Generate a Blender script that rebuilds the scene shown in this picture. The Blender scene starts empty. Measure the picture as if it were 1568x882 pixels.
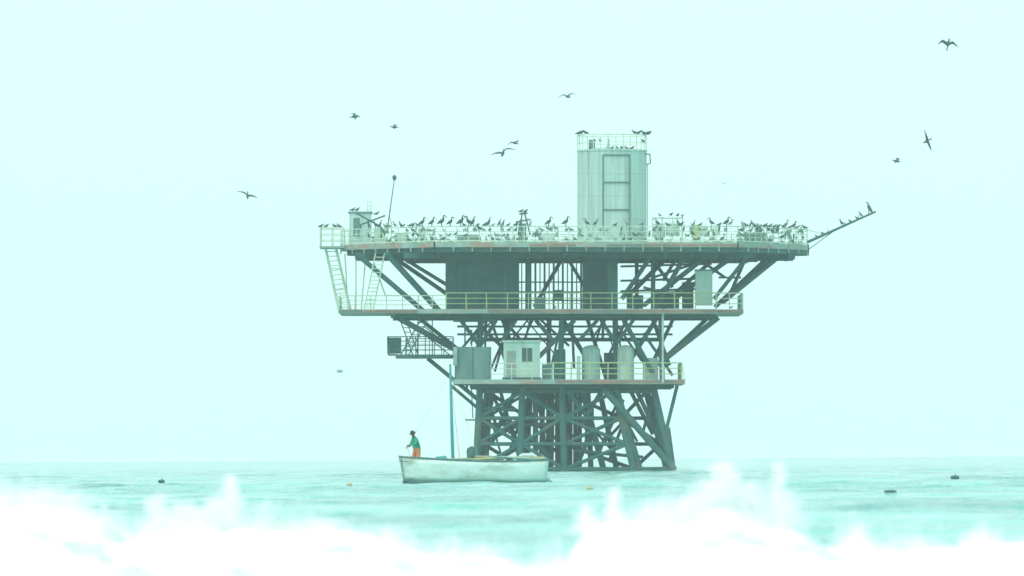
import bpy, math, random
import numpy as np
from mathutils import Vector, Matrix, noise
R=random.Random(7)
F=300/36*1568.0
D=726.0
ROLL=math.radians(0.366)
sc=bpy.context.scene
# ------------------------------------------------------------ camera
cd=bpy.data.cameras.new("camera"); cam=bpy.data.objects.new("camera",cd); sc.collection.objects.link(cam)
cd.lens=300; cd.sensor_width=36; cd.shift_y=(704-441)/1568.0
cd.clip_start=1; cd.clip_end=100000
cam.location=(0,0,1.0); cam.rotation_euler=(math.radians(90),ROLL,0)
cd.dof.use_dof=True; cd.dof.focus_distance=560; cd.dof.aperture_fstop=3.2
sc.camera=cam
sc.view_settings.view_transform='Standard'; sc.view_settings.look='None'; sc.view_settings.exposure=0
# ------------------------------------------------------------ world
w=bpy.data.worlds.new("World"); sc.world=w; w.use_nodes=True
nt=w.node_tree; nt.nodes.clear()
out=nt.nodes.new('ShaderNodeOutputWorld')
sky=nt.nodes.new('ShaderNodeTexSky'); sky.sky_type='NISHITA'; sky.sun_disc=False
sky.sun_elevation=math.radians(52); sky.sun_rotation=math.radians(215); sky.dust_density=4
b1=nt.nodes.new('ShaderNodeBackground'); b1.inputs[1].default_value=0.05
b2=nt.nodes.new('ShaderNodeBackground'); b2.inputs[0].default_value=(0.60,0.95,0.91,1); b2.inputs[1].default_value=1.30
ad=nt.nodes.new('ShaderNodeAddShader')
nt.links.new(sky.outputs[0],b1.inputs[0]); nt.links.new(b1.outputs[0],ad.inputs[0]); nt.links.new(b2.outputs[0],ad.inputs[1]); nt.links.new(ad.outputs[0],out.inputs[0])
ld=bpy.data.lights.new("sun",'SUN'); lo=bpy.data.objects.new("sun",ld); sc.collection.objects.link(lo)
ld.energy=1.5; ld.angle=math.radians(20); ld.color=(1.0,0.95,0.88)
az=math.radians(215); el=math.radians(52)
sd=Vector((math.sin(az)*math.cos(el),math.cos(az)*math.cos(el),math.sin(el)))
lo.rotation_euler=sd.to_track_quat('Z','Y').to_euler()
# ------------------------------------------------------------ materials
def mat(name,c1,c2,scale=1.0,rough=0.75,c3=None,c3amt=0.6,stretch=(1,1,1),metal=0,bump=0.0):
    m=bpy.data.materials.new(name); m.use_nodes=True; n=m.node_tree; b=n.nodes['Principled BSDF']
    tc=n.nodes.new('ShaderNodeTexCoord'); mp=n.nodes.new('ShaderNodeMapping'); mp.inputs['Scale'].default_value=stretch
    n.links.new(tc.outputs['Object'],mp.inputs[0])
    no=n.nodes.new('ShaderNodeTexNoise'); no.inputs['Scale'].default_value=scale; no.inputs['Detail'].default_value=6
    no.inputs['Roughness'].default_value=0.65
    n.links.new(mp.outputs[0],no.inputs['Vector'])
    r=n.nodes.new('ShaderNodeValToRGB'); r.color_ramp.elements[0].position=0.35; r.color_ramp.elements[1].position=0.65
    r.color_ramp.elements[0].color=(*c1,1); r.color_ramp.elements[1].color=(*c2,1)
    n.links.new(no.outputs[0],r.inputs[0]); last=r.outputs[0]
    if c3:
        n2=n.nodes.new('ShaderNodeTexNoise'); n2.inputs['Scale'].default_value=scale*0.45; n2.inputs['Detail'].default_value=8; n2.inputs['Roughness'].default_value=0.7
        m2=n.nodes.new('ShaderNodeMapping'); m2.inputs['Scale'].default_value=stretch; m2.inputs['Location'].default_value=(13,5,7)
        n.links.new(tc.outputs['Object'],m2.inputs[0]); n.links.new(m2.outputs[0],n2.inputs['Vector'])
        r2=n.nodes.new('ShaderNodeValToRGB'); r2.color_ramp.elements[0].position=c3amt-0.06; r2.color_ramp.elements[1].position=c3amt+0.08
        n.links.new(n2.outputs[0],r2.inputs[0])
        mx=n.nodes.new('ShaderNodeMixRGB'); n.links.new(r2.outputs[0],mx.inputs[0]); n.links.new(last,mx.inputs[1]); mx.inputs[2].default_value=(*c3,1); last=mx.outputs[0]
    n.links.new(last,b.inputs['Base Color']); b.inputs['Roughness'].default_value=rough; b.inputs['Metallic'].default_value=metal
    if bump:
        bp=n.nodes.new('ShaderNodeBump'); bp.inputs['Strength'].default_value=bump; n.links.new(no.outputs[0],bp.inputs['Height']); n.links.new(bp.outputs[0],b.inputs['Normal'])
    return m
M_steel=mat("weathered_steel",(0.025,0.12,0.11),(0.06,0.18,0.16),1.2,0.9,(0.17,0.15,0.11),0.58)
M_dark=mat("dark_steel",(0.012,0.105,0.100),(0.035,0.15,0.135),0.8,0.95,(0.11,0.13,0.10),0.58)
M_edge=mat("deck_edge_paint",(0.20,0.34,0.30),(0.36,0.50,0.43),0.6,0.7,(0.38,0.24,0.18),0.54,(1,1,3))
M_red=mat("red_oxide_edge",(0.24,0.15,0.12),(0.38,0.22,0.16),0.6,0.7,(0.12,0.19,0.17),0.56)
M_tank=mat("tank_paint",(0.33,0.52,0.46),(0.50,0.70,0.62),1.0,0.6,(0.24,0.34,0.28),0.58,(1.8,1.8,0.10))
M_rail=mat("pale_rail_paint",(0.45,0.62,0.46),(0.62,0.78,0.62),0.6,0.6,(0.30,0.34,0.22),0.62)
M_yel=mat("yellow_rail_paint",(0.36,0.48,0.22),(0.48,0.58,0.30),0.6,0.6,(0.22,0.26,0.14),0.6)
M_cab=mat("cabin_paint",(0.42,0.60,0.52),(0.56,0.74,0.64),0.9,0.6,(0.34,0.36,0.26),0.60,(1,1,.4))
M_pan=mat("panel_grey",(0.09,0.21,0.195),(0.15,0.28,0.25),1.0,0.8,(0.20,0.20,0.16),0.60,(1,1,.3))
M_glass=mat("window_dark",(0.02,0.06,0.06),(0.04,0.10,0.09),2,0.3)
M_bird=mat("dark_plumage",(0.03,0.08,0.07),(0.09,0.16,0.135),6,0.9)
M_birdp=mat("pale_plumage",(0.16,0.26,0.21),(0.36,0.48,0.40),6,0.9)
# ------------------------------------------------------------ mesh builder
class MB:
    def __init__(s): s.v=[];s.f=[];s.m=[];s.mats=[];s.xf=None
    def mi(s,mt):
        if mt not in s.mats: s.mats.append(mt)
        return s.mats.index(mt)
    def add(s,vs,fs,mt):
        b=len(s.v); i=s.mi(mt)
        for p in vs:
            p=Vector(p)
            if s.xf is not None: p=s.xf@p
            s.v.append(tuple(p))
        for f in fs: s.f.append(tuple(a+b for a in f)); s.m.append(i)
    def loft(s,pts,rad,mt,n=8,flat=1.0,up=(0,0,1)):
        pts=[Vector(p) for p in pts]; vs=[];fs=[]; N=len(pts)
        for i,p in enumerate(pts):
            t=(pts[min(i+1,N-1)]-pts[max(i-1,0)]); t.normalize()
            u=Vector(up)
            if abs(t.dot(u))>0.98: u=Vector((0,1,0))
            a=t.cross(u).normalized(); c=a.cross(t).normalized()
            r=rad[i] if isinstance(rad,(list,tuple)) else rad
            for k in range(n):
                th=2*math.pi*(k+0.5)/n
                vs.append(p+a*math.cos(th)*r+c*math.sin(th)*r*flat)
        for i in range(N-1):
            for k in range(n):
                k2=(k+1)%n; fs.append((i*n+k,i*n+k2,(i+1)*n+k2,(i+1)*n+k))
        fs.append(tuple(range(n-1,-1,-1))); fs.append(tuple((N-1)*n+k for k in range(n)))
        s.add(vs,fs,mt)
    def box(s,a,b,mt):
        x0,y0,z0=a;x1,y1,z1=b
        s.add([(x0,y0,z0),(x1,y0,z0),(x1,y1,z0),(x0,y1,z0),(x0,y0,z1),(x1,y0,z1),(x1,y1,z1),(x0,y1,z1)],
              [(0,3,2,1),(4,5,6,7),(0,1,5,4),(1,2,6,5),(2,3,7,6),(3,0,4,7)],mt)
    def beam(s,p,q,wd,mt,n=6): s.loft([p,q],wd/2*(1.2 if n==4 else 1.0),mt,n)
    def prism(s,poly,z0,z1,mt):
        n=len(poly); vs=[(x,y,z0) for x,y in poly]+[(x,y,z1) for x,y in poly]
        s.add(vs,[tuple(range(n-1,-1,-1)),tuple(range(n,2*n))]+[(i,(i+1)%n,n+(i+1)%n,n+i) for i in range(n)],mt)
    def rail(s,poly,z,h,mt,step=1.3,n=2,r=0.035):
        for a,b in zip(poly[:-1],poly[1:]):
            a=Vector((a[0],a[1],z));b=Vector((b[0],b[1],z)); L=(b-a).length; k=max(1,round(L/step))
            for i in range(k+1):
                p=a.lerp(b,i/k); s.beam(p,p+Vector((R.uniform(-.03,.03),0,h*R.uniform(.98,1.05))),r*2.2,mt,5)
            for j in range(1,n+2):
                zz=Vector((0,0,h*j/(n+1)));s.beam(a+zz,b+zz,r*(2.2 if j==n+1 else 1.6),mt,5)
    def obj(s,name,parent=None,smooth=False,bevel=0):
        me=bpy.data.meshes.new(name); me.from_pydata(s.v,[],s.f)
        for m in s.mats: me.materials.append(m)
        me.polygons.foreach_set('material_index',s.m)
        if smooth: me.polygons.foreach_set('use_smooth',[True]*len(me.polygons))
        me.update(); o=bpy.data.objects.new(name,me); sc.collection.objects.link(o)
        if parent: o.parent=parent
        return o
def empty(name,loc=(0,0,0),rot=(0,0,0)):
    e=bpy.data.objects.new(name,None); sc.collection.objects.link(e); e.location=loc; e.rotation_euler=rot; e.empty_display_size=0.5; return e
# ------------------------------------------------------------ PLATFORM (local frame: origin 1 m above water)
plat=empty("offshore_oil_platform",(0,D,1.0),(0,ROLL,0))
def P(px,py,y=0.0):
    k=(D+y)/F; return Vector(((px-784)*k,y,(704-py)*k))
X=lambda px,y=0:(px-784)*(D+y)/F
Zf=lambda py,y=0:(704-py)*(D+y)/F
zt0=Zf(383,-12); zt1=Zf(370.5,-12)
oct_=[(X(665,-12),-12),(X(1130,-12),-12),(X(1238,-2),-2),(X(1238,3),3),(X(1120,13),13),(X(650,13),13),(X(522,3),3),(X(522,-2),-2)]
m=MB(); m.prism(oct_,zt0+0.25,zt1,M_edge)
ins=[(x*0.985+0.3,y*0.97) for x,y in oct_]; m.prism(ins,zt0-0.12,zt0+0.248,M_steel)
for a,b in zip([oct_[-1]]+oct_[:3],oct_[:4]):
    L=math.dist(a,b);k=int(L/1.5)
    for i in range(k+1):
        t=i/max(k,1); x=a[0]+(b[0]-a[0])*t; y=a[1]+(b[1]-a[1])*t
        m.box((x-.05,y-.06,zt0-.1),(x+.05,y+.02,zt1+.04),M_edge)
for (a,b) in [((810,-12),(882,-12)),((930,-12),(1128,-12))]:
    m.box((X(a[0],-12),-12.03,zt0+.32),(X(b[0],-12),-12.003,zt1-.16),M_red)
m.obj("top_deck",plat)
m=MB()
for px in range(560,1220,38):
    x=X(px); yy=11 if 660<px<1120 else 5
    m.box((x-.1,-yy,zt0-.55),(x+.1,yy,zt0-.121),M_dark)
for y in (-9,-4,1,6,10):
    x0,x1=(X(545),X(1215)) if abs(y)<5 else (X(620),X(1150))
    m.box((x0,y-.15,zt0-.60),(x1,y+.15,zt0-.125),M_dark)
m.obj("deck_underside_beams",plat)
m=MB()
rp=[(X(522,3),2.9),(X(524,-2),-2),(X(665,-12),-11.9),(X(1130,-12),-11.9),(X(1236,-2),-2),(X(1236,3),2.9),(X(1120,13),12.9),(X(650,13),12.9),(X(522,3),2.9)]
m.rail(rp[:5],zt1,1.3,M_rail,0.95,2,0.040); m.rail(rp[4:],zt1,1.3,M_rail,1.3,2,0.035)
for a,b in zip(rp[1:4],rp[2:5]):
    a=Vector((a[0],a[1],zt1+.1));b=Vector((b[0],b[1],zt1+.1)); m.beam(a,b,.12,M_rail,4)
m.obj("top_deck_railing",plat)
m=MB()
zb=Zf(378,-2)
m.box((X(491),-4.5,zb-.15),(X(528),0,zb),M_edge)
m.rail([(X(528),-4.4),(X(492),-4.4),(X(492),-.1),(X(528),-.1)],zb,1.55,M_rail,.9,2,.04)
def ladder(a0,a1,b0,b1,mt,k,r=.05):
    m.beam(a0,a1,r*2,mt,5); m.beam(b0,b1,r*2,mt,5)
    for i in range(1,k): m.beam(a0.lerp(a1,i/k),b0.lerp(b1,i/k),r*1.3,mt,5)
y=-4
ladder(P(497,378,y),P(519,480,y),P(513,378,y),P(536,476,y),M_rail,14,.07)
ladder(P(499,378,y+1.5),P(521,478,y+1.5),P(515,378,y+1.5),P(538,476,y+1.5),M_rail,3,.05)
ladder(P(589,388,-7),P(571,476,-7),P(575,388,-7),P(557,476,-7),M_rail,15,.06)
for a,b in [((528,388),(533,474)),((560,392),(553,474)),((572,402),(590,452)),((545,392),(545,474))]: m.beam(P(*a,-3),P(*b,-3),.12,M_rail)
m.obj("access_stairs",plat)
# TANK
m=MB()
tx=X(937,-3); tr=(990-884)/2*(D-3)/F; ty=-3.0; tz1=Zf(229,-6); n=64
prof=[(zt1,tr*1.02),(zt1+.25,tr*1.02),(zt1+.26,tr)]
for i in range(1,4):
    z=zt1+.26+(tz1-zt1-.3)*i/4; prof+=[(z-.02,tr),(z,tr*1.006),(z+.05,tr*1.006),(z+.07,tr)]
prof+=[(tz1-.1,tr),(tz1-.08,tr*1.02),(tz1+.05,tr*1.02),(tz1+.2,tr*.6),(tz1+.32,.02)]
vs=[];fs=[]
for z,r in prof:
    for k in range(n): a=2*math.pi*k/n; vs.append((tx+r*math.cos(a),ty+r*math.sin(a),z))
for i in range(len(prof)-1):
    for k in range(n): fs.append((i*n+k,i*n+(k+1)%n,(i+1)*n+(k+1)%n,(i+1)*n+k))
m.add(vs,fs,M_tank)
tank=m.obj("storage_tank_shell",plat,False)
m2=MB()
def tp(px,py,off=.06):
    x=X(px,-5); dx=max(-.999,min(.999,(x-tx)/tr)); yy=ty-math.sqrt(1-dx*dx)*tr-off; return Vector((x,yy,Zf(py,yy)))
for px in (923,964): m2.beam(tp(px,237),tp(px,362),.13,M_pan)
for py in (237,279,321):
    pts=[tp(923+41*i/6,py) for i in range(7)]; m2.loft(pts,.065,M_pan,6)
m2.beam(tp(901,232),tp(901,362),.05,M_tank)
m2.loft([tp(988,236),P(995,236,-3),P(996,250,-3),P(990,252,-3)],.06,M_pan,6)
m2.beam(P(991.5,252,-3),P(991.5,362,-3),.09,M_tank)
rr=tr*1.0; k=14
ring=[(tx+rr*math.cos(2*math.pi*i/k+.1),ty+rr*math.sin(2*math.pi*i/k+.1)) for i in range(k+1)]
m2.rail(ring,tz1+.02,1.28,M_rail,5,1,.035)
m2.loft([(tx-1.7,ty-1,tz1+.1),(tx-1.7,ty-1,tz1+.9)],.28,M_pan,12)
m2.loft([(tx-.3,ty,tz1+.1),(tx-.3,ty,tz1+1.0)],.09,M_pan,8)
m2.obj("storage_tank_fittings",plat)
# deck-top machinery
m=MB()
def deckbox(px0,px1,py0,y0,y1,mt,pyb=None):
    m.box((X(px0,y0),y0,zt1 if pyb is None else Zf(pyb,y0)),(X(px1,y0),y1,Zf(py0,y0)),mt)
deckbox(535,568,326,-2,1,M_tank); m.box((X(533,-2),-2.1,Zf(326,-2)),(X(570,-2),1.1,Zf(324,-2)),M_pan)
m.box((X(541,-2),-2.03,Zf(362,-2)),(X(551,-2),-2.003,Zf(334,-2)),M_pan)
for px,py,r in [(1010,352,.55),(1032,350,.6),(1078,352,.45),(1098,354,.35)]:
    c=P(px,py,-6); m.loft([c+Vector((-.1,0,-r)),c+Vector((-.1,0,-r*.9)),c+Vector((-.1,0,r*.6)),c+Vector((-.1,0,r))],[r*.9,r,r,r*.5],M_cab,14)
for y in (-7,-4):
  for py in (334,343,352): m.beam(P(998,py,y),P(1046,py,y),.12,M_cab)
  for px in (999,1014,1030,1045): m.beam(P(px,332,y),P(px,366,y),.12,M_cab)
deckbox(1060,1070,344,-8,-7,M_yel); deckbox(640,652,350,-8,-7,M_cab); deckbox(700,735,360,-7,-5,M_pan); deckbox(572,590,350,-5,-4,M_rail)
deckbox(794,806,342,-8,-7,M_pan); deckbox(830,850,357,-8,-7,M_cab); deckbox(1140,1170,357,-5,-3,M_pan); deckbox(605,625,356,-5,-3,M_cab)
m.loft([P(594,345,-6),P(604,274,-6)],[.07,.045],M_pan,6); m.loft([P(604,276,-6),P(604,271,-6),P(604,268,-6)],[.12,.2,.08],M_dark,8)
m.beam(P(596,330,-6),P(600,345,-6),.05,M_pan)
m.beam(P(563,308,-1),P(563,326,-1),.07,M_rail); m.beam(P(568,308,-1),P(568,326,-1),.07,M_rail)
for py in (309,315,321): m.beam(P(563,py,-1),P(568,py,-1),.05,M_rail)
for a,b in [((793,360),(800,325)),((812,360),(803,325)),((790,340),(812,336)),((795,328),(808,326)),((545,326),(583,347)),((583,347),(590,360)),((550,345),(590,330))]:
    m.beam(P(*a,-9),P(*b,-9),.13,M_dark)
m.obj("deck_machinery",plat)
m=MB()
a=P(1236,371,-2);b=P(1341,324,-2); m.loft([a,b],[.13,.08],M_steel,6)
m.beam(P(1237,352,-2),P(1262,359,-2),.07,M_rail); m.beam(P(1238,382,-2),P(1275,355,-2),.07,M_steel)
for t in (.3,.55,.75): 
    c=a.lerp(b,t); m.beam(c,c+Vector((0,0,.35)),.06,M_steel)
m.obj("flare_boom",plat)
# MID DECK
m=MB()
zm1=Zf(473,-9); zm0=Zf(480,-9)
m.box((X(518,-9),-7,zm0+.05),(X(640,-9),7,zm1),M_edge)
m.box((X(640,-9)+.003,-9,zm0),(X(1097,-9),9,zm1),M_edge); m.box((X(1097,-9)+.003,-8,zm0+.02),(X(1139,-9),8,zm1-.02),M_edge)
m.box((X(518,-9),-7.03,zm0+.1),(X(638,-9),-7.003,zm1-.05),M_red)
m.box((X(748,-9),-9.03,zm0+.06),(X(1096,-9),-9.003,zm1-.08),M_red); m.box((X(1099,-9),-8.03,zm0+.08),(X(1137,-9),-8.003,zm1-.1),M_red)
m.box((X(598,-8),-6.5,zm0-.35),(X(1097,-8),-6.1,zm0-.003),M_dark); m.box((X(598,-8),6,zm0-.35),(X(1097,-8),6.4,zm0-.003),M_dark)
for px in range(605,1100,30): m.box((X(px)-.08,-8,zm0-.25),(X(px)+.08,8,zm0-.004),M_dark)
m.obj("middle_deck",plat)
m=MB()
m.rail([(X(518,-7),6.9),(X(519,-7),-6.9),(X(640,-9),-6.9)],zm1,1.15,M_rail,1.4,2,.04)
m.rail([(X(683,-9),-8.9),(X(745,-9),-8.9),(X(1097,-9),-8.9)],zm1,1.35,M_yel,1.7,2,.045)
m.rail([(X(1097,-9),-7.9),(X(1138,-9),-7.9),(X(1138,-9),7.9)],zm1,1.35,M_rail,1.2,2,.045)
m.rail([(X(640,-9),-6.9),(X(683,-9),-8.9)],zm1,1.15,M_rail,1.4,2,.04)
m.obj("middle_deck_railing",plat)
m=MB()
def bx(px0,px1,py0,py1,y0,y1,mt): m.box((X(px0,y0),y0,Zf(py1,y0)),(X(px1,y0),y1,Zf(py0,y0)),mt)
bx(683,795,388,474,-6,2,M_dark)
for px in (683,705,728,750,773,793): m.box((X(px,-6)-.05,-6.07,Zf(473,-6)),(X(px,-6)+.05,-6.003,Zf(392,-6)),M_steel)
bx(893,930,388,474,-5,3,M_dark); bx(930,946,388,474,-7,-6,M_dark); bx(807,812,388,474,-7,-6.5,M_dark)
for px in range(799,894,7): m.beam(P(px,392,-4),P(px,473,-4),.11 if px%2 else .19,M_steel,5)
for py in (398,432,447,460): m.beam(P(795,py,-4.2),P(893,py,-4.2),.12,M_steel,5)
bx(848,862,444,460,-6,-5,M_dark); bx(818,834,455,473,-7,-6,M_pan)
bx(1065,1091,414,467,-7.5,-5.5,M_cab); m.box((X(1064,-7.5),-7.6,Zf(415,-7.5)),(X(1092,-7.5),-5.4,Zf(412.5,-7.5)),M_pan)
bx(1000,1040,446,472,-5,-3,M_dark); bx(1045,1062,432,472,-5,-3,M_dark); bx(960,985,452,472,-6,-4,M_dark)
m.obj("middle_deck_modules",plat)
m=MB()
S=M_dark
def br(x0,y0,x1,y1,d0,d1=None,wd=.34,mt=None): m.beam(P(x0,y0,d0),P(x1,y1,d0 if d1 is None else d1),wd*1.22,mt or S,8)
T=[(545,388,648,476,-7,-6,.36),(592,388,672,476,-8,-6,.42),(600,392,684,450,5,3,.3),(612,392,684,436,-3,-3,.28),(545,388,640,470,6,6,.25),
(1200,386,1106,462,-3,-6,.42),(1185,386,1095,470,4,6,.32),(1150,386,1093,458,-7,-7,.3),(1132,386,1012,472,-5,-5,.36),(1105,386,1010,470,5,5,.3),
(1090,386,985,468,-7,-6,.36),(1052,386,1004,472,-7,-7,.36),(1030,386,960,455,3,2,.34),(1000,388,952,458,-7,-7,.34),(992,388,1030,440,-4,-4,.26),
(1040,388,1015,430,-3,-3,.25),(1075,400,1110,425,-2,-2,.22),(1145,388,1118,450,2,4,.26),(1160,400,1130,400,2,2,.14),
(862,394,818,470,-3,-3,.3),(868,394,905,455,-3,-3,.25),(975,388,975,474,2,2,.3),(1000,388,1000,474,-6,-6,.34)]
for t in T: br(*t)
for py in (408,430,446): br(950,py,1090,py-4,-4,-4,.16)
br(1100,425,1135,425,0,0,.14); br(610,398,684,398,2,2,.14); br(950,395,1140,392,6,6,.3)
br(1000,425,1060,405,-6,-6,.18); br(985,440,1040,455,-6,-6,.2)
T=[(612,488,720,548,-6,-5,.42),(640,486,733,560,5,5,.3),(1100,486,1015,552,-6,-6,.42),(1085,486,1005,560,5,5,.32),
(736,490,732,586,-6,-6,.42),(775,490,775,586,6,6,.36),(860,490,858,586,-6,-6,.42),(862,490,905,560,-3,-3,.34),(880,490,822,550,-6,-6,.34),
(942,490,944,586,-5,-5,.42),(955,490,1000,572,-6,-6,.36),(1004,490,960,560,-5,-5,.34),(1012,490,1014,586,-6,-6,.4),(1000,490,1025,560,3,3,.3),
(705,490,735,530,-6,-6,.3),(760,490,735,530,-6,-6,.3),(735,500,800,560,3,3,.26),(790,490,770,520,-6,-6,.3),(820,490,850,525,-6,-6,.3),(915,490,888,520,-6,-6,.28),
(920,490,940,520,-6,-6,.28),(970,490,944,525,-6,-6,.26),(985,510,1030,575,-5,-5,.22),(840,490,840,586,4,4,.3),(900,490,930,586,4,4,.3),(1030,490,990,575,5,5,.28),
(694,490,760,490,-6,-6,.3),(712,486,712,530,-7,-7,.12),(722,505,722,530,-7,-7,.12)]
for t in T: br(*t)
for py in (500,512): br(700,py,1030,py,2,2,.16)
br(735,520,1015,520,5,5,.3); br(1015,480,1015,586,-8.5,-8.5,.16,M_cab)
for i in range(26):
    px=R.uniform(740,1010); br(px,490,px+R.uniform(-45,45),R.uniform(520,586),R.uniform(-4,7),None,R.uniform(.1,.24),M_dark)
m.obj("deck_braces",plat)
# LOWER DECK
m=MB()
zl1=Zf(581,-8); zl0=Zf(588,-8)
m.box((X(694,-8),-8,zl0),(X(1049,-8),7,zl1),M_edge); m.box((X(850,-8),-8.03,zl0+.08),(X(1047,-8),-8.003,zl1-.06),M_red)
m.box((X(720),-6.3,zl0-.35),(X(1030),-5.9,zl0-.003),M_dark); m.box((X(720),5.5,zl0-.35),(X(1030),6,zl0-.003),M_dark)
for px in range(715,1040,24): m.box((X(px)-.08,-7,zl0-.25),(X(px)+.08,6.5,zl0-.004),M_dark)
zc=Zf(543,-5)
m.box((X(606,-5),-6,zc-.3),(X(694,-5),-1,zc),M_dark); m.box((X(594,-5),-6,zc-.05),(X(606,-5)-.003,-1,zc+.05),M_dark)
m.obj("lower_deck",plat)
m=MB()
m.rail([(X(594,-5),-1.1),(X(594,-5),-5.9),(X(694,-5),-5.9)],zc,1.5,M_dark,.8,3,.04)
m.rail([(X(620,-5),-1.1),(X(694,-5),-1.1)],zc,1.4,M_dark,1.0,2,.03)
ladder(P(645,488,-5.5),P(614,543,-5.5),P(656,488,-5.5),P(626,543,-5.5),M_pan,9,.06)
ladder(P(612,488,-2),P(632,543,-2),P(622,488,-2),P(640,543,-2),M_dark,8,.05)
for px in (640,662): m.beam(P(px,488,-3),P(px,543,-3),.1,M_dark)
m.beam(P(650,500,-5),P(694,535,-5),.1,M_pan);m.beam(P(650,512,-5),P(694,548,-5),.1,M_pan)
bx(596,614,517,541,-5.5,-3.5,M_dark)
m.rail([(X(752,-8),-7.9),(X(846,-8),-7.9)],zl1,1.35,M_rail,1.6,2,.04)
m.rail([(X(846,-8),-7.9),(X(1044,-8),-7.9),(X(1044,-8),6.9)],zl1,1.4,M_yel,1.6,2,.05)
m.beam(P(1044,556,-7.9),P(1049,584,-7.9),.09,M_rail)
m.obj("lower_deck_railing",plat)
m=MB()
bx(697,752,531,583,-7.6,-4,M_pan)
for px in (697,724,750): m.box((X(px,-7.6)-.04,-7.66,Zf(582,-7.6)),(X(px,-7.6)+.04,-7.603,Zf(532,-7.6)),M_steel)
bx(694,700,531,560,-7.9,-7.7,M_edge)
bx(771,827,524,578,-7,-4,M_cab); m.box((X(769,-7),-7.15,Zf(524,-7)),(X(829,-7),-3.9,Zf(521,-7)),M_cab)
m.box((X(769,-7),-7.1,Zf(581,-7)),(X(829,-7),-3.9,Zf(578,-7)),M_dark)
m.box((X(799,-7),-7.06,Zf(553,-7)),(X(815,-7),-7.003,Zf(533,-7)),M_glass)
for a,b in [((797,531),(799,555)),((815,531),(817,555))]: m.box((X(a[0],-7),-7.09,Zf(b[1],-7)),(X(b[0],-7),-7.003,Zf(a[1],-7)),M_cab)
m.box((X(806.3,-7),-7.10,Zf(553,-7)),(X(807.5,-7),-7.062,Zf(533,-7)),M_cab)
m.box((X(776,-7),-7.04,Zf(578,-7)),(X(790,-7),-7.003,Zf(537,-7)),M_edge)
for px,r,pt in [(905,.78,530),(958,.72,530)]:
    b=P(px,581,-5.5); zt=Zf(pt,-5.5); m.loft([b,Vector((b.x,b.y,zt-.3)),Vector((b.x,b.y,zt-.05)),Vector((b.x,b.y,zt+.08))],[r,r,r*.75,r*.2],M_tank if px<930 else M_cab,18)
bx(848,866,535,581,-6,-4,M_dark); bx(883,889,545,581,-6.5,-6,M_cab); bx(985,1008,548,581,-5,-3,M_cab); bx(925,940,540,581,-4,-2,M_dark)
bx(830,845,558,581,-6,-5,M_pan)
m.obj("lower_deck_modules",plat)
# JACKET
m=MB()
top=[735,800,860,940,1000]; bot=[728,795,865,975,1034]
rows=[(-6,-7),(6,8)]
legs=[]
for (d0,d1) in rows:
    off=0 if d0<0 else 12
    L=[]
    for i,(a,b) in enumerate(zip(top,bot)):
        o=off if i<2 else (-off if i>3 else 0)
        p=P(a+o,592,d0);q=P(b+o*.6,724,d1)-Vector((0,0,.8)); L.append((p,q)); m.beam(p,q,.6,M_dark,10)
    legs.append(L)
def lp(r,i,t): a,b=legs[r][i]; return a.lerp(b,t)
lev=[.05,.33,.6,.86]
for r in (0,1):
    for i in range(4):
        for j,t in enumerate(lev):
            if r==0 and i==3 and j in(1,2): continue
            m.beam(lp(r,i,t),lp(r,i+1,t),.32,M_dark)
        for j in range(3):
            if i<3 or r==1:
                if (i+j+r)%2: m.beam(lp(r,i,lev[j]),lp(r,i+1,lev[j+1]),.32,M_dark)
                else: m.beam(lp(r,i+1,lev[j]),lp(r,i,lev[j+1]),.32,M_dark)
                if i in(0,2) : m.beam(lp(r,i,lev[j+1]),lp(r,i+1,lev[j]),.26,M_dark)
for i in range(5):
    for j in range(3): m.beam(lp(0,i,lev[j]),lp(1,i,lev[j+1]),.3,M_dark); m.beam(lp(0,i,lev[j+1]),lp(1,i,lev[j+1]),.26,M_dark)
for k,px in enumerate([846,853,860,867,874,881,840,888]): m.beam(P(px,590,R.uniform(-4,3)),P(px+R.uniform(-2,2),728,R.uniform(-4,3)),.40,M_dark,8)
J=[(925,596,1033,720,-7,.5),(944,598,980,722,-6.5,.5),(975,598,1018,690,-5,.32),(1037,590,1021,655,-6.5,.26),(1021,655,1030,722,-6.5,.5),(965,598,1000,665,-3,.3),
(892,598,925,722,-5,.45),(918,598,945,722,-2,.4),(905,660,880,722,-5,.34),(1000,605,985,660,-2,.22),(870,600,900,640,-6,.3),(920,600,890,650,-6,.3),(985,720,1035,716,-6,.3),
(880,690,985,700,-6,.24),(940,640,918,690,-4,.28),(752,598,744,722,-3,.3),(766,598,800,720,-2,.25),(790,596,752,680,-4,.34),(826,596,836,722,-3,.36),(812,596,808,722,1,.3),(740,650,845,650,-5,.28),(740,625,790,628,-6,.26),
(730,592,742,640,-6,.22),(775,640,842,700,-5,.3),(820,596,820,722,-5,.4),(900,598,905,722,-4,.4),(832,596,828,722,2,.35)]
for a,b,c,d,e,wd in J: m.beam(P(a,b,e),P(c,d,e),wd*1.25,M_dark,8)
for i in range(26):
    px=R.uniform(742,960); py=R.uniform(598,660); m.beam(P(px,py,R.uniform(-3,5)),P(px+R.uniform(-35,35),py+R.uniform(35,65),R.uniform(-3,5)),R.uniform(.15,.3),M_dark)
m.beam(P(655,549,-4),P(732,612,-5),.36,M_dark); m.beam(P(690,590,-4),P(735,628,-5),.28,M_dark); m.beam(P(712,643,-5),P(735,643,-5),.12,M_dark); m.beam(P(722,592,-6),P(724,640,-6),.1,M_dark)
m.obj("jacket_legs_and_bracing",plat)
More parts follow.
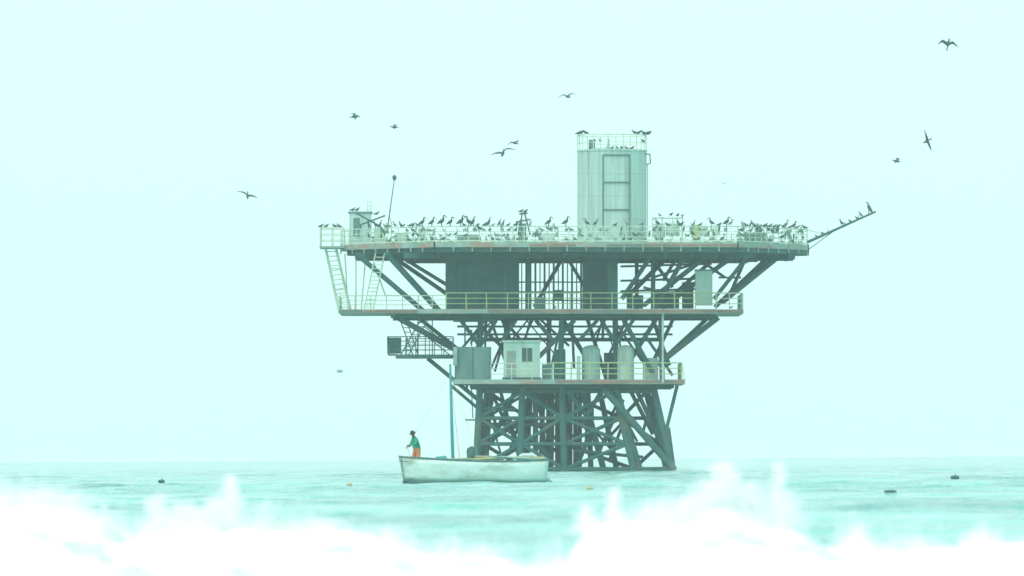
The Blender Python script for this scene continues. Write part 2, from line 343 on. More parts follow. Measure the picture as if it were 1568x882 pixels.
# ------------------------------------------------------------ perched birds
def frame(pos,head,s): return Matrix.Translation(pos)@Matrix.Rotation(head,4,'Z')@Matrix.Scale(s,4)
def perched(mb,pos,s,head,kind,mt):
    mb.xf=frame(pos,head,s*.88)
    if kind=='up':
        mb.loft([(-.42,0,.22),(-.25,0,.33),(-.05,0,.45),(.10,0,.56),(.16,0,.70),(.13,0,.84),(.19,0,.95),(.27,0,.95),(.40,0,.84),(.55,0,.70)],
                [.02,.10,.18,.16,.09,.06,.07,.05,.03,.012],mt,8)
        mb.loft([(.12,.13,.58),(-.1,.17,.48),(-.42,.07,.26)],[.05,.09,.02],M_bird,6,.6); mb.loft([(.12,-.13,.58),(-.1,-.17,.48),(-.42,-.07,.26)],[.05,.09,.02],M_bird,6,.6)
        mb.loft([(-.02,.07,.36),(0,.08,0),(.08,.08,0)],[.04,.03,.012],mt,5); mb.loft([(-.02,-.07,.36),(0,-.08,0),(.08,-.08,0)],[.04,.03,.012],mt,5)
    elif kind=='cor':
        mb.loft([(-.30,0,.02),(-.20,0,.20),(-.07,0,.38),(.02,0,.55),(.05,0,.72),(.08,0,.84),(.16,0,.87),(.28,0,.89)],
                [.03,.09,.14,.12,.06,.045,.05,.01],mt,8)
        mb.loft([(0,.05,.28),(.02,.05,0),(.09,.05,0)],[.035,.02,.01],mt,5); mb.loft([(0,-.05,.28),(.02,-.05,0),(.09,-.05,0)],[.035,.02,.01],mt,5)
    else:
        mb.loft([(-.42,0,.14),(-.24,0,.18),(-.05,0,.23),(.10,0,.30),(.17,0,.40),(.22,0,.47),(.30,0,.46),(.40,0,.43)],
                [.02,.09,.15,.13,.07,.065,.03,.01],mt,8)
        mb.loft([(.1,.12,.32),(-.1,.14,.27),(-.45,.03,.16)],[.03,.07,.015],M_bird,6,.6); mb.loft([(.1,-.12,.32),(-.1,-.14,.27),(-.45,-.03,.16)],[.03,.07,.015],M_bird,6,.6)
        mb.loft([(0,.05,.15),(.02,.05,0)],[.03,.015],mt,5); mb.loft([(0,-.05,.15),(.02,-.05,0)],[.03,.015],mt,5)
    mb.xf=None
def railxy(px):
    x=(px-784)*(D-8)/F
    for a,b in zip(rp[1:4],rp[2:5]):
        if a[0]<=x<=b[0]:
            t=(x-a[0])/(b[0]-a[0]); return x,a[1]+(b[1]-a[1])*t
    return x,-2
mb=MB()
ups=[647,662,677,690,706,718,725,749,840,866,1111]
for px in ups:
    x,y=railxy(px); perched(mb,Vector((x,y,zt1+1.3)),R.uniform(.9,1.1),R.choice([0.2,-.3,math.pi+.2]) ,R.choice(['up','cor','up']),M_bird)
for px in [757,765,773,781,790,604,611,620,635,575,565,590,1005,1018,1035,1040,1060,1088,1140,1150,1158,552,583,597,628,640,712,733,741,797,812]+[1135+i*7 for i in range(15)]+[895,912,940,957,985,1070,1100,1120]:
    x,y=railxy(px); perched(mb,Vector((x+R.uniform(-.15,.15),y,zt1+1.3)),R.uniform(.6,.92),R.choice([0,.4,-.5,math.pi,2.6]),R.choice(['g','g','up','cor']),R.choice([M_bird,M_bird,M_birdp]))
for px in (492,500,512,519): perched(mb,Vector((X(px,-4.4),-4.4,zb+1.55)),.8,0.2+math.pi*(px>500),'g',M_bird)
for i in range(330):
    px=R.uniform(560,1232) if i%3 else R.choice([R.uniform(580,800),R.uniform(1090,1235)]); x,y=railxy(px)
    z=R.choice([0,0,0,.43,.87]); yy=y+(R.uniform(.3,5) if z==0 else 0)
    perched(mb,Vector((x,yy,zt1+z)),R.uniform(.5,.9),R.uniform(0,6.28),R.choice(['g','g','cor','up']),R.choice([M_bird,M_birdp,M_birdp]))
for px in (540,547): perched(mb,P(px,324,-1),.8,0.3,'g',M_bird)
perched(mb,P(577,330,-9),.8,0,'g',M_bird)
for px in (798,805): perched(mb,P(px,326,-9),.75,.3,'g',M_bird)
for px,py in ((1010,332),(1028,331),(1045,333),(1038,332)): perched(mb,P(px,py,-7),.75,R.uniform(0,6),'g',R.choice([M_bird,M_birdp]))
for px,k in ((886,'g'),(890,'g'),(896,'g'),(971,'g'),(978,'g'),(985,'g'),(990,'g'),(994,'g')):
    x=X(px,-3); dx=max(-1,min(1,(x-tx)/rr)); perched(mb,Vector((x,ty-math.sqrt(max(0,1-dx*dx))*rr*.9,tz1+1.3)),.9,R.choice([0,math.pi]),k,M_bird)
for px in (903,910,918,930,937,944,951,958,968,984):
    x=X(px,-3); dx=max(-1,min(1,(x-tx)/rr)); perched(mb,Vector((x,ty-math.sqrt(max(0,1-dx*dx))*rr*.9,tz1+R.choice([.04,.65,.65]))),.7,R.uniform(0,6),'g',R.choice([M_bird,M_birdp]))
a=P(1236,371,-2);b=P(1341,324,-2)
for t,s,k in ((.13,.55,'g'),(.22,.6,'g'),(.5,.7,'up'),(.62,.6,'g'),(.72,.6,'g'),(.78,.6,'up'),(.9,1.25,'cor')): perched(mb,a.lerp(b,t)+Vector((0,0,.08)),s,2.9,k,M_bird)
for px,py in ((1120,473),(850,473)): perched(mb,P(px,py,-8),.6,0,'g',M_birdp)
mb.obj("perched_seabirds",plat,True)
# ------------------------------------------------------------ flying birds
def W(px,py,d):
    x=(px-784);z=(704-py); c,s_=math.cos(ROLL),math.sin(ROLL)
    return Vector(((x*c+z*s_)*d/F,d,1.0+(z*c-x*s_)*d/F))
def flyer(name,px,py,span_px,d,head,bank,tilt,fold,mt,asym=0):
    span=span_px*d/F; h=span/2
    mb=MB(); bl=h*.75
    mb.loft([(-bl*.62,0,0),(-bl*.35,0,.0),(-bl*.05,0,.0),(bl*.22,0,.02*h),(bl*.40,0,.05*h),(bl*.5,0,.05*h),(bl*.75,0,.0)],
            [.02*h,.07*h,.13*h,.115*h,.065*h,.07*h,.01*h],mt,10)
    mb.add([(-bl*.5,-.03*h,0),(-bl*.5,.03*h,0),(-bl*.95,.10*h,0),(-bl*.8,0,0),(-bl*.95,-.10*h,0),(-bl*.5,0,.03*h)],[(0,4,3,5),(5,3,2,1),(0,1,2,3,4)],mt)
    for sg in (-1,1):
        up=fold[0 if sg<0 else 1]
        sec=[(0.03,.10,0,.34),(.22,.16,up*.16,.31),(.45,.22,up*.26,.27),(.62,.14,up*.22,.22),(.82,-.02,up*.10,.14),(1.0,-.18,up*-.02,.02)]
        vs=[];fs=[]
        for (s,fw,zz,ch) in sec:
            y=sg*s*h; x0=fw*h; vs+=[(x0,y,zz*h),(x0-ch*h*.4,y,zz*h+.035*h),(x0-ch*h,y,zz*h-.02*h),(x0-ch*h*.4,y,zz*h-.02*h)]
        for i in range(len(sec)-1):
            for k in range(4):
                q=(i*4+k,i*4+(k+1)%4,(i+1)*4+(k+1)%4,(i+1)*4+k); fs.append(q if sg>0 else q[::-1])
        mb.add(vs,fs,mt)
    o=mb.obj(name,None,True)
    M=Matrix.Rotation(bank,4,'Y')@Matrix.Rotation(tilt,4,'X')@Matrix.Rotation(head,4,'Z')
    o.matrix_world=Matrix.Translation(W(px,py,d))@M
    return o
rd=math.radians
flyer("flying_seabird",379,300,34,640,rd(-70),rd(30),rd(36),(1.2,1.0),M_bird)
flyer("flying_seabird",543,179,32,700,rd(15),rd(3),rd(20),(1.2,.7),M_bird)
flyer("flying_seabird",604,195,28,760,rd(170),rd(2),rd(14),(.8,.6),M_bird)
flyer("flying_seabird",788,219,30,740,rd(-35),rd(5),rd(20),(.9,.7),M_bird)
flyer("flying_seabird",770,235,40,620,rd(-110),rd(-22),rd(30),(.9,1.5),M_bird)
flyer("flying_seabird",869,148,32,660,rd(-60),rd(-3),rd(18),(1.3,1.0),M_bird)
flyer("frigatebird",1452,67,34,520,rd(30),rd(-48),rd(62),(1.0,1.3),M_bird)
flyer("frigatebird",1419,216,34,520,rd(-75),rd(82),rd(50),(1.0,.9),M_bird)
flyer("flying_seabird",1373,247,28,760,rd(160),rd(5),rd(16),(1.0,.5),M_bird)
flyer("flying_seabird",1109,281,20,1150,rd(-80),rd(3),rd(6),(.8,.9),M_birdp)
flyer("flying_seabird",520,569,24,700,rd(25),rd(2),rd(14),(1.1,.6),M_birdp)
# ------------------------------------------------------------ BOAT
DB=352.0; kb=DB/F
bo=W(726,704,DB); boat=empty("fishing_boat",(bo.x,DB,0.03))
M_hull=mat("white_hull_paint",(0.50,0.66,0.62),(0.66,0.80,0.76),1.4,0.5,(0.36,0.46,0.38),0.56,(.6,1,2.0))
M_anti=mat("dark_antifouling",(0.04,0.13,0.125),(0.09,0.20,0.18),3,0.6)
M_wood=mat("weathered_wood",(0.30,0.34,0.20),(0.46,0.48,0.30),3,0.8)
M_teal=mat("teal_paint",(0.04,0.28,0.31),(0.09,0.36,0.39),3,0.6)
bxp=lambda px:(px-726)*kb
bzp=lambda py:1.0-(py-704)*kb
def hullsec(t):
    xs=bxp(612+ (840-612)*t)
    half=1.15*math.sin(min(1,t/.62)*math.pi/2)**.75*(1-.28*max(0,(t-.62)/.38)**2)+.02
    g=1.10-.21*math.sin(min(1,t/.75)*math.pi/2)+.06*max(0,(t-.7)/.3)**2
    return xs,half,g
def hull(zmin=-.35):
    N=28;K=10;vs=[];fs=[]
    for i in range(N+1):
        t=i/N; xs,half,g=hullsec(t)
        for j in range(-K,K+1):
            u=abs(j)/K
            z=zmin+(g-zmin)*u**1.5
            yy=half*(math.sin(u**.72*math.pi/2)**.75)*(1 if j>=0 else -1)
            rake=.34*(1-u)*max(0,1-t*5) if t<.2 else 0
            rk2=-.22*(1-u)*max(0,(t-.8)/.2)
            vs.append((xs+rake+rk2,yy,z))
    n=2*K+1
    for i in range(N):
        for j in range(n-1): fs.append((i*n+j,(i+1)*n+j,(i+1)*n+j+1,i*n+j+1))
    return vs,fs,N,n
mb=MB(); vs,fs,N,n=hull()
up=[f for f in fs if sum(vs[a][2] for a in f)/4>.14]; lo_=[f for f in fs if sum(vs[a][2] for a in f)/4<=.14]
mb.add(vs,up,M_hull); mb.add(vs,lo_,M_anti); mb.add([vs[N*n+j] for j in range(n)],[tuple(range(n))],M_hull)
hu=mb.obj("hull",boat,True)
so=hu.modifiers.new("sol",'SOLIDIFY'); so.thickness=.04; so.offset=-1
mb=MB()
for sg in (-1,1):
    pts=[];p2=[]
    for i in range(29):
        t=i/28; xs,half,g=hullsec(t); pts.append((xs,sg*(half+.02),g+.02)); p2.append((xs,sg*(half*.985+.02),g-.15))
    mb.loft(pts,.045,M_teal if sg>0 else M_anti,6); mb.loft(p2,.022,M_anti,5)
def plank(t0,t1,z,mt,inset=.06,nn=6):
    vs=[];
    for i in range(nn+1):
        xs,half,g=hullsec(t0+(t1-t0)*i/nn); h=max(.01,half-inset); vs+=[(xs,-h,z),(xs,h,z),(xs,-h,z-.04),(xs,h,z-.04)]
    fs=[]
    for i in range(nn):
        a=i*4;b=a+4; fs+=[(a,b,b+1,a+1),(a+2,a+3,b+3,b+2),(a,a+2,b+2,b),(a+1,b+1,b+3,a+3)]
    fs+=[(0,1,3,2),(nn*4,nn*4+2,nn*4+3,nn*4+1)]
    mb.add(vs,fs,mt)
plank(.05,.25,.54,M_wood,.16); plank(.25,.95,.30,M_wood,.35)
for t in (.36,.5,.66,.8): plank(t,t+.035,.80,M_wood,.08,2)
plank(.86,.985,.88,M_wood,.07)
mb.loft([(bxp(612)-.02,0,1.18),(bxp(613),0,1.0),(bxp(616)+.1,0,.5),(bxp(620)+.2,0,-.1)],[.05,.06,.06,.05],M_hull,6)
mb.obj("interior_and_gunwale",boat)
mb=MB()
mb.loft([(bxp(694),0,.3),(bxp(692),0,2.6),(bxp(690.3),0,bzp(558))],[.075,.07,.045],M_teal,8)
mb.loft([(bxp(690.4),0,bzp(562)),(bxp(688.5),0,bzp(560))],.04,M_wood,6)
for a,b in [((690.4,572),(614,700)),((690.4,568),(732,700))]: mb.beam((bxp(a[0]),0,bzp(a[1])),(bxp(b[0]),0,bzp(b[1])),.012,M_wood,4)
for sg in (-1,1): mb.beam((bxp(690.4),0,bzp(572)),(bxp(704),sg*1.1,.95),.012,M_wood,4)
mb.loft([(bxp(706),-.4,bzp(705)),(bxp(770),-.35,bzp(702)),(bxp(836),-.2,bzp(704))],[.04,.055,.04],M_wood,7)
mb.loft([(bxp(724),.1,bzp(700)),(bxp(834),.3,bzp(702.5))],[.05,.04],M_wood,7)
mb.loft([(bxp(755),-.55,bzp(700)),(bxp(826),-.5,bzp(706))],[.03,.03],M_teal,7)
mb.loft([(bxp(655),-.3,bzp(704)),(bxp(720),-.5,bzp(703))],[.03,.04],M_wood,7)
mb.loft([(bxp(795),.2,bzp(700)),(bxp(800),.2,bzp(699)),(bxp(816),.25,bzp(699)),(bxp(822),.2,bzp(701))],[.05,.11,.12,.05],M_hull,8)
mb.loft([(bxp(752),.0,.5),(bxp(752),.0,bzp(698))],[.03,.03],M_wood,6); mb.loft([(bxp(830),.3,.5),(bxp(831),.3,bzp(698))],[.03,.03],M_wood,6)
mb.obj("mast_and_spars",boat)
mb=MB()
ex=bxp(721)
mb.loft([(ex,.1,.4),(ex,.1,bzp(698)),(ex,.1,bzp(690)),(ex-.03,.1,bzp(686)),(ex-.05,.1,bzp(685))],[.15,.17,.19,.15,.05],M_anti,12)
mb.loft([(bxp(668),0,.75),(bxp(672),.1,.92),(bxp(680),.0,.97),(bxp(688),0,.8)],[.1,.24,.2,.1],M_teal,10)
mb.loft([(bxp(614),-.1,1.1),(bxp(615.5),-.22,.7),(bxp(618),-.3,.3),(bxp(618.5),-.32,-.05)],[.02,.02,.02,.02],M_anti,5)
mb.loft([(bxp(617),-.32,.06),(bxp(618.5),-.32,.14),(bxp(620),-.32,.06)],[.04,.09,.04],M_anti,8)
mb.loft([(bxp(836),-.4,.1),(bxp(840),-.45,.16),(bxp(845),-.4,.04)],[.04,.11,.04],M_hull,8)
mb.obj("engine_box_and_gear",boat,True)
# ------------------------------------------------------------ FISHERMAN
fm=empty("fisherman",(bo.x+bxp(638),DB,0.57),(0,0,rd(-58))); fm.scale=(.94,.94,.94)
M_shirt=mat("green_jacket",(0.02,0.26,0.18),(0.05,0.36,0.26),6,0.85)
M_pants=mat("orange_oilskin",(0.60,0.22,0.10),(0.72,0.28,0.14),5,0.6)
M_skin=mat("skin",(0.25,0.14,0.09),(0.30,0.17,0.11),8,0.6)
M_hat=mat("dark_hat",(0.03,0.07,0.07),(0.05,0.09,0.09),8,0.9)
M_boot=mat("rubber_boot",(0.03,0.04,0.04),(0.05,0.06,0.06),8,0.5)
def skin(name,nodes,edges,parent,sub=2,assign=None,mats=()):
    me=bpy.data.meshes.new(name); me.from_pydata([n[0] for n in nodes],edges,[]); o=bpy.data.objects.new(name,me); sc.collection.objects.link(o)
    md=o.modifiers.new("s",'SKIN'); md.use_smooth_shade=True
    for i,nn in enumerate(nodes):
        r=nn[1]; me.skin_vertices[0].data[i].radius=(r,r) if not isinstance(r,tuple) else r
        me.skin_vertices[0].data[i].use_root=(i==0)
    sb=o.modifiers.new("u",'SUBSURF'); sb.levels=sub; sb.render_levels=sub
    dg=bpy.context.evaluated_depsgraph_get(); nm=bpy.data.meshes.new_from_object(o.evaluated_get(dg))
    bpy.data.objects.remove(o); nm.name=name; nm.materials.clear()
    for mm in mats: nm.materials.append(mm)
    o=bpy.data.objects.new(name,nm); sc.collection.objects.link(o); o.parent=parent
    if assign:
        for p in nm.polygons: p.material_index=assign(p.center)
    return o
nodes=[((0,.03,.92),.16),((0,-.0,1.10),.155),((0,-.07,1.30),.175),((0,-.12,1.44),.08),((0,-.15,1.52),.055),
((-.17,-.09,1.38),.08),((-.27,-.12,1.14),.06),((-.14,-.36,1.06),.042),((.17,-.09,1.38),.08),((.26,-.20,1.15),.06),((.10,-.44,1.14),.042),
((-.11,.02,.84),.125),((-.14,-.12,.48),.09),((-.15,-.02,.10),.06),((-.16,-.2,.05),.05),((.11,.02,.84),.125),((.14,-.02,.48),.09),((.16,.10,.10),.06),((.17,-.08,.05),.05)]
ed=[(0,1),(1,2),(2,3),(3,4),(2,5),(5,6),(6,7),(2,8),(8,9),(9,10),(0,11),(11,12),(12,13),(13,14),(0,15),(15,16),(16,17),(17,18)]
def asg(c):
    if c.z<.22: return 3
    if c.z<.98 and c.y>-.32: return 1
    if c.z>1.485: return 2
    return 0
skin("body",nodes,ed,fm,2,asg,(M_shirt,M_pants,M_skin,M_boot))
def hand(name,w0,dirv,side):
    d=Vector(dirv).normalized(); u=Vector((0,0,1)); a=d.cross(u).normalized(); u=a.cross(d)
    w0=Vector(w0); nd=[(tuple(w0),.028),(tuple(w0+d*.045),(.036,.022)),(tuple(w0+d*.085),(.036,.02))]; e=[(0,1),(1,2)]
    o=skin(name+"_palm",nd,e,fm,1,None,(M_skin,))
    for k,(off,L) in enumerate([(-.03,.07),(-.01,.08),(.01,.075),(.03,.058)]):
        b=w0+d*.085+a*off; c=b+d*L*.45-u*.012; f=c-u*L*.4+d*.01; g=f-d*L*.35-u*.008
        skin(name+"_finger",[(tuple(b-d*.02),.010),(tuple(b),.0095),(tuple(c),.009),(tuple(f),.008),(tuple(g),.007)],[(0,1),(1,2),(2,3),(3,4)],fm,1,None,(M_skin,))
    b=w0+d*.03+a*.03*side; skin(name+"_thumb",[(tuple(b),.013),(tuple(b+a*.02*side+d*.03-u*.02),.011),(tuple(b+d*.055-u*.045+a*.005*side),.009)],[(0,1),(1,2)],fm,1,None,(M_skin,))
hand("right_hand",(-.14,-.36,1.06),(.25,-1,-.25),1); hand("left_hand",(.10,-.44,1.14),(-.2,-1,-.15),-1)
mb=MB()
hc=Vector((0,-.185,1.615))
mb.xf=Matrix.Translation(hc)@Matrix.Rotation(rd(22),4,'X')
mb.loft([(0,.0,-.115),(0,-.015,-.10),(0,-.01,-.06),(0,-.0,0),(0,.005,.05),(0,.01,.09),(0,.01,.11)],[.02,.05,.068,.078,.08,.06,.02],M_skin,16,1.15,(0,1,0))
mb.loft([(0,-.075,.015),(0,-.108,-.022),(0,-.085,-.032)],[.008,.014,.01],M_skin,8)
for sx in (-1,1):
    mb.loft([(sx*.076,.01,.02),(sx*.088,.015,0),(sx*.076,.01,-.03)],[.012,.02,.01],M_skin,6)
    mb.loft([(sx*.03-.012,-.084,.01),(sx*.03+.012,-.084,.01)],[.008,.008],M_glass,6)
mb.loft([(-.025,-.078,-.062),(0,-.083,-.06),(.025,-.078,-.062)],[.004,.007,.004],M_pants,6)
mb.loft([(0,.025,-.03),(0,.03,.03),(0,.025,.06)],[.07,.088,.085],M_hat,14)
mb.loft([(0,0,.035),(0,0,.045),(0,0,.055)],[.155,.16,.10],M_hat,20); mb.loft([(0,.0,.05),(0,0,.12),(0,0,.15),(0,0,.16)],[.098,.092,.07,.02],M_hat,16)
mb.xf=None
mb.obj("head_with_hat",fm,True)
mb=MB(); mb.loft([(-.05,-.50,1.02),(-.02,-.46,1.09),(.05,-.52,1.06),(.3,-.5,.6),(.35,-.6,.25)],.012,M_wood,5); mb.obj("hauling_line",fm)
# ------------------------------------------------------------ floats
M_float=mat("worn_float_paint",(0.03,0.10,0.10),(0.09,0.17,0.15),5,0.6); M_float2=mat("pale_float",(0.40,0.37,0.2),(0.6,0.52,0.3),5,0.6)
def buoy(px,py,wpx,hpx,mt,mt2=None):
    yl=704-(px-784)*math.tan(ROLL); dd=F*1.0/(py+hpx/2-yl); k=dd/F; x=(px-784)*k
    mb=MB(); w_=wpx*k/2;h_=hpx*k
    mb.loft([(-w_,0,.3*h_),(-w_*.8,0,.36*h_),(0,0,.4*h_),(w_*.75,0,.36*h_),(w_,0,.3*h_)],[h_*.2,h_*.35,h_*.4,h_*.35,h_*.2],mt,10)
    mb.loft([(w_*.1,0,.6*h_),(w_*.15,0,.95*h_),(w_*.4,0,1.05*h_)],[h_*.12,h_*.1,h_*.03],mt2 or mt,6)
    o=mb.obj("mooring_float",None,True); return o,x,dd,h_
floats=[buoy(247,737,10,7,M_float),buoy(535,744,9,6,M_float2),buoy(1363,756,19,6,M_float,M_float2),buoy(1462,731,13,8,M_float),buoy(903,750,11,5,M_float2),buoy(500,748,8,5,M_float2)]
# ------------------------------------------------------------ SEA
def lin(a,b,s): return list(np.arange(a,b,s))
xs=lin(0,28,.3)+lin(28,62,.7); s=.9; x=62
while x<45000: xs.append(x); s*=1.16; x+=s
xs=np.array(xs+[45000]); xs=np.concatenate([-xs[:0:-1],xs])
ys=lin(-200,60,12)+lin(60,300,.34); y=300;s=.38
while y<1000: ys.append(y); s*=1.0034; y+=s
while y<45000: ys.append(y); s*=1.05; y+=s
ys=np.array(ys+[45000.])
gx,gy=np.meshgrid(xs,ys); dxs=np.gradient(xs); dys=np.gradient(ys); DX,DY=np.meshgrid(dxs,dys)
rs=np.random.RandomState(3); H=np.zeros_like(gx)
for i in range(110):
    L=.8*(9/.8)**rs.rand(); th=rs.normal(0,.6); kx=math.sin(th)*2*math.pi/L; ky=math.cos(th)*2*math.pi/L
    Lx=L/max(abs(math.sin(th)),.05); Ly=L/max(abs(math.cos(th)),.05)
    fade=np.clip(Lx/DX/2-1,0,1)*np.clip(Ly/DY/2-1,0,1)
    H+=fade*(L**.7)*np.sin(kx*gx+ky*gy+rs.rand()*6.28+.6*np.sin(gx*.11+gy*.05+i))
H*=.048/H[40:600,200:300].std() ; H=H+2.4*H*np.abs(H); H=np.clip(H,-.22,.22)
gust=.75+.35*np.sin(gx*.05+gy*.013+1)*np.sin(gy*.037+gx*.02)
H*=gust
# the breaker has flattened the water on its shoreward side
H*=np.clip((gy-76)/14,0,1)
def seaz(x,y): 
    j=np.searchsorted(xs,x); i=np.searchsorted(ys,y); return float(H[max(0,i-1):i+1,max(0,j-1):j+1].mean())
for (o,x,dd,h_) in floats: o.location=(x,dd,max(0,seaz(x,dd))+.02)
nr,nc=gx.shape
co=np.stack([gx,gy,H],-1).reshape(-1,3)
me=bpy.data.meshes.new("sea"); me.vertices.add(nr*nc); me.vertices.foreach_set('co',co.ravel())
idx=np.arange(nr*nc).reshape(nr,nc); q=np.stack([idx[:-1,:-1],idx[:-1,1:],idx[1:,1:],idx[1:,:-1]],-1).reshape(-1,4)
nf=len(q); me.loops.add(nf*4); me.loops.foreach_set('vertex_index',q.ravel().astype(np.int32)); me.polygons.add(nf); me.polygons.foreach_set('loop_start',np.arange(0,nf*4,4,dtype=np.int32))
me.polygons.foreach_set('use_smooth',np.ones(nf,bool)); me.update(calc_edges=True)
sea=bpy.data.objects.new("sea",me); sc.collection.objects.link(sea)
M=bpy.data.materials.new("sea_water"); M.use_nodes=True; n=M.node_tree; b=n.nodes['Principled BSDF']
tc=n.nodes.new('ShaderNodeTexCoord'); 
def nz(scale,st,det=4):
    mp=n.nodes.new('ShaderNodeMapping'); mp.inputs['Scale'].default_value=st; n.links.new(tc.outputs['Object'],mp.inputs[0])
    t=n.nodes.new('ShaderNodeTexNoise'); t.inputs['Scale'].default_value=scale; t.inputs['Detail'].default_value=det; n.links.new(mp.outputs[0],t.inputs['Vector']); return t
t1=nz(.8,(.9,.5,1)); t2=nz(.16,(1,.25,1),7)
rp_=n.nodes.new('ShaderNodeValToRGB'); rp_.color_ramp.elements[0].position=.36; rp_.color_ramp.elements[1].position=.62
rp_.color_ramp.elements[0].color=(.07,.31,.26,1); rp_.color_ramp.elements[1].color=(.25,.60,.50,1)
n.links.new(t2.outputs[0],rp_.inputs[0]); n.links.new(rp_.outputs[0],b.inputs['Base Color'])
bp=n.nodes.new('ShaderNodeBump'); bp.inputs['Strength'].default_value=1.0; bp.inputs['Distance'].default_value=.7; n.links.new(t1.outputs[0],bp.inputs['Height']); n.links.new(bp.outputs[0],b.inputs['Normal'])
b.inputs['Roughness'].default_value=.12; b.inputs['IOR'].default_value=1.33
me.materials.append(M)
# ------------------------------------------------------------ BREAKING WAVE
d0=72.0; kw=d0/F
prof=[(-60,770),(0,766),(70,764),(140,786),(200,824),(230,808),(300,800),(400,810),(520,820),(600,832),(650,850),(720,854),(800,875),(870,870),(900,813),(940,803),(1000,803),(1060,805),(1100,786),(1150,794),(1200,808),(1240,838),(1280,855),(1320,836),(1400,862),(1460,852),(1510,838),(1568,850),(1640,836)]
pxs=np.array([p[0] for p in prof]); pys=np.array([p[1] for p in prof])
def Hc(x):
    px=784+x/kw; 
    if px<-60 or px>1640: base=820-40*noise.noise(Vector((x*.6,3,0)))-20
    else: base=float(np.interp(px,pxs,pys))
    return 1.0-(base-704)*kw
M_foam=bpy.data.materials.new("sea_foam"); M_foam.use_nodes=True; n=M_foam.node_tree; b=n.nodes['Principled BSDF']
tc=n.nodes.new('ShaderNodeTexCoord'); t=n.nodes.new('ShaderNodeTexNoise'); t.inputs['Scale'].default_value=.95; t.inputs['Detail'].default_value=8; t.inputs['Roughness'].default_value=.62
mp=n.nodes.new('ShaderNodeMapping'); mp.inputs['Location'].default_value=(2.3,.4,0); mp.inputs['Scale'].default_value=(1,.6,2.2); n.links.new(tc.outputs['Object'],mp.inputs[0]); n.links.new(mp.outputs[0],t.inputs['Vector'])
r=n.nodes.new('ShaderNodeValToRGB'); r.color_ramp.elements[0].position=.38; r.color_ramp.elements[0].color=(.56,.66,.50,1); r.color_ramp.elements[1].position=.53; r.color_ramp.elements[1].color=(.96,.96,.96,1)
n.links.new(t.outputs[0],r.inputs[0]); n.links.new(r.outputs[0],b.inputs['Base Color']); b.inputs['Roughness'].default_value=.9
wave=empty("breaking_wave",(0,0,0))
nx=700; ny=70; xx=np.linspace(-16,16,nx)
vs=[];fs=[]
for i,x in enumerate(xx):
    h=Hc(x)
    for j in range(ny):
        u=j/(ny-1)
        if u<.3: a=u/.3; yy=77-4*a; z=-.1+(h+.1)*(a*a*(3-2*a))
        else: a=(u-.3)/.7; yy=73-14*a; z=h*(1-a)**1.5+.17*a*(1-a)+.04
        f=noise.fractal(Vector((x*2.2,yy*1.4,z*2)),.8,2.0,5)+.4*noise.noise(Vector((x*9,yy*6,z*8)))
        am=.095*min(1,max(0.25,(z+.1)*3))
        vs.append((x+.03*noise.noise(Vector((x*7,yy*7,9))),yy,z-.04+am*f))
for i in range(nx-1):
    for j in range(ny-1): fs.append((i*ny+j,(i+1)*ny+j,(i+1)*ny+j+1,i*ny+j+1))
mb=MB(); mb.add(vs,fs,M_foam); mb.obj("foam_crest",wave,True)
rs=np.random.RandomState(11); pts=[];rad=[]
def drop(x,y,z,r): pts.append((x,y,z)); rad.append(r)
for i in range(46000):
    x=rs.uniform(-6,6) if i%5 else rs.uniform(-14,14)
    cl=max(0,noise.fractal(Vector((x*2.5,0,1.7)),.8,2,4)+.3)
    hgt=rs.exponential(.03+.085*cl); h=Hc(x)
    drop(x,73+rs.normal(0,.3),h-.06+hgt,rs.uniform(.004,.011)*(1.2 if hgt<.06 else .8))
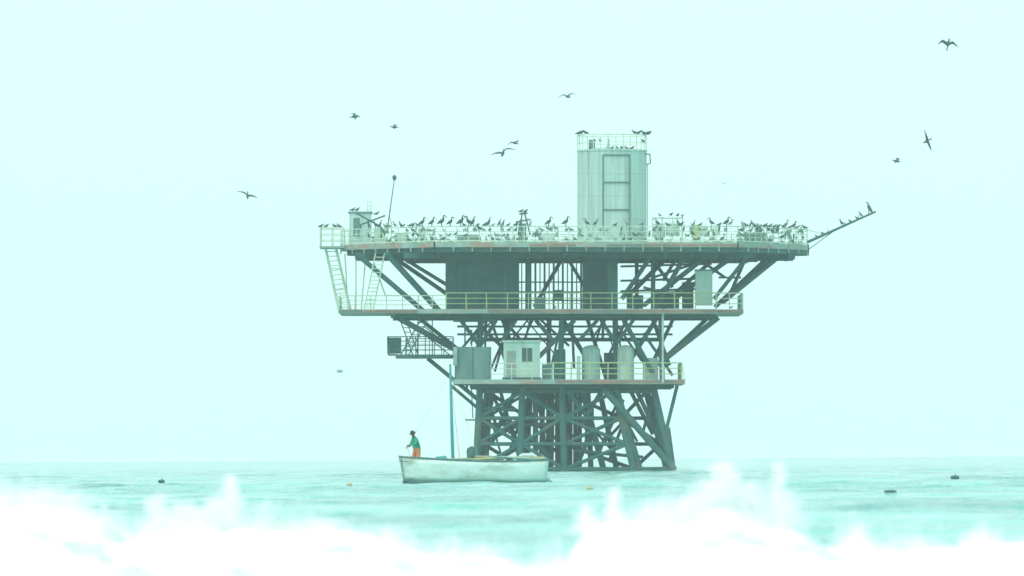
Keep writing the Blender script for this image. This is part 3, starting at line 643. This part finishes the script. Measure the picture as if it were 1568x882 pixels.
for px,pb,pt,wd,ct in [(1110,795,712,24,2900),(1095,795,742,40,2600),(1150,795,745,32,1900),(1195,800,712,13,800),(1060,800,768,34,1600),(350,800,728,14,1400),(325,805,758,36,1500),(235,815,756,22,1100),(275,805,770,26,800),(945,800,752,12,600),(1000,805,772,40,900),(60,770,745,60,800),(1135,770,692,50,380),(1210,805,758,26,700),(1320,840,812,20,400),(480,820,795,60,800),(900,815,778,18,600),(0,765,738,60,400),(400,810,765,26,300),(700,850,825,50,300),(1420,860,835,40,400),(1510,840,820,30,400),(600,835,808,40,400)]:
    lean=rs.uniform(-.2,.2)
    for c in range(ct):
        u=rs.rand()**1.6; wob=noise.noise(Vector((u*6,px*.1,0)))*wd*.6
        px_=px+rs.normal(0,wd*(.65-.3*u))+wob+lean*wd*u; py_=pb-(pb-pt)*u+rs.normal(0,4)
        drop((px_-784)*kw,73+rs.normal(0,.25),1-(py_-704)*kw,rs.uniform(.004,.013)*(1-.3*u))
ico=np.array([(1,0,0),(-1,0,0),(0,1,0),(0,-1,0),(0,0,1),(0,0,-1)],float); fc=np.array([(0,2,4),(2,1,4),(1,3,4),(3,0,4),(2,0,5),(1,2,5),(3,1,5),(0,3,5)])
pts=np.array(pts);rad=np.array(rad); n_=len(pts)
V=(pts[:,None,:]+ico[None]*rad[:,None,None]*rs.uniform(.7,1.4,(n_,1,3))).reshape(-1,3); Fq=(fc[None]+(np.arange(n_)*6)[:,None,None]).reshape(-1,3)
me=bpy.data.meshes.new("spray"); me.vertices.add(len(V)); me.vertices.foreach_set('co',V.ravel()); me.loops.add(len(Fq)*3); me.loops.foreach_set('vertex_index',Fq.ravel().astype(np.int32)); me.polygons.add(len(Fq)); me.polygons.foreach_set('loop_start',np.arange(0,len(Fq)*3,3,dtype=np.int32)); me.polygons.foreach_set('use_smooth',np.ones(len(Fq),bool)); me.update(calc_edges=True)
M_sp=mat("spray_water",(.93,.95,.95),(.97,.97,.97),1,.6); me.materials.append(M_sp)
o=bpy.data.objects.new("spray",me); sc.collection.objects.link(o); o.parent=wave
# ------------------------------------------------------------ HAZE
mb=MB(); M=bpy.data.materials.new("haze_air"); M.use_nodes=True; n=M.node_tree; n.nodes.clear(); oo=n.nodes.new('ShaderNodeOutputMaterial'); v=n.nodes.new('ShaderNodeVolumeScatter'); v.inputs['Density'].default_value=.00033; v.inputs['Color'].default_value=(.78,1,.96,1); n.links.new(v.outputs[0],oo.inputs['Volume'])
mb.box((-3000,95,-20),(3000,1400,500),M); mb.obj("sea_haze")
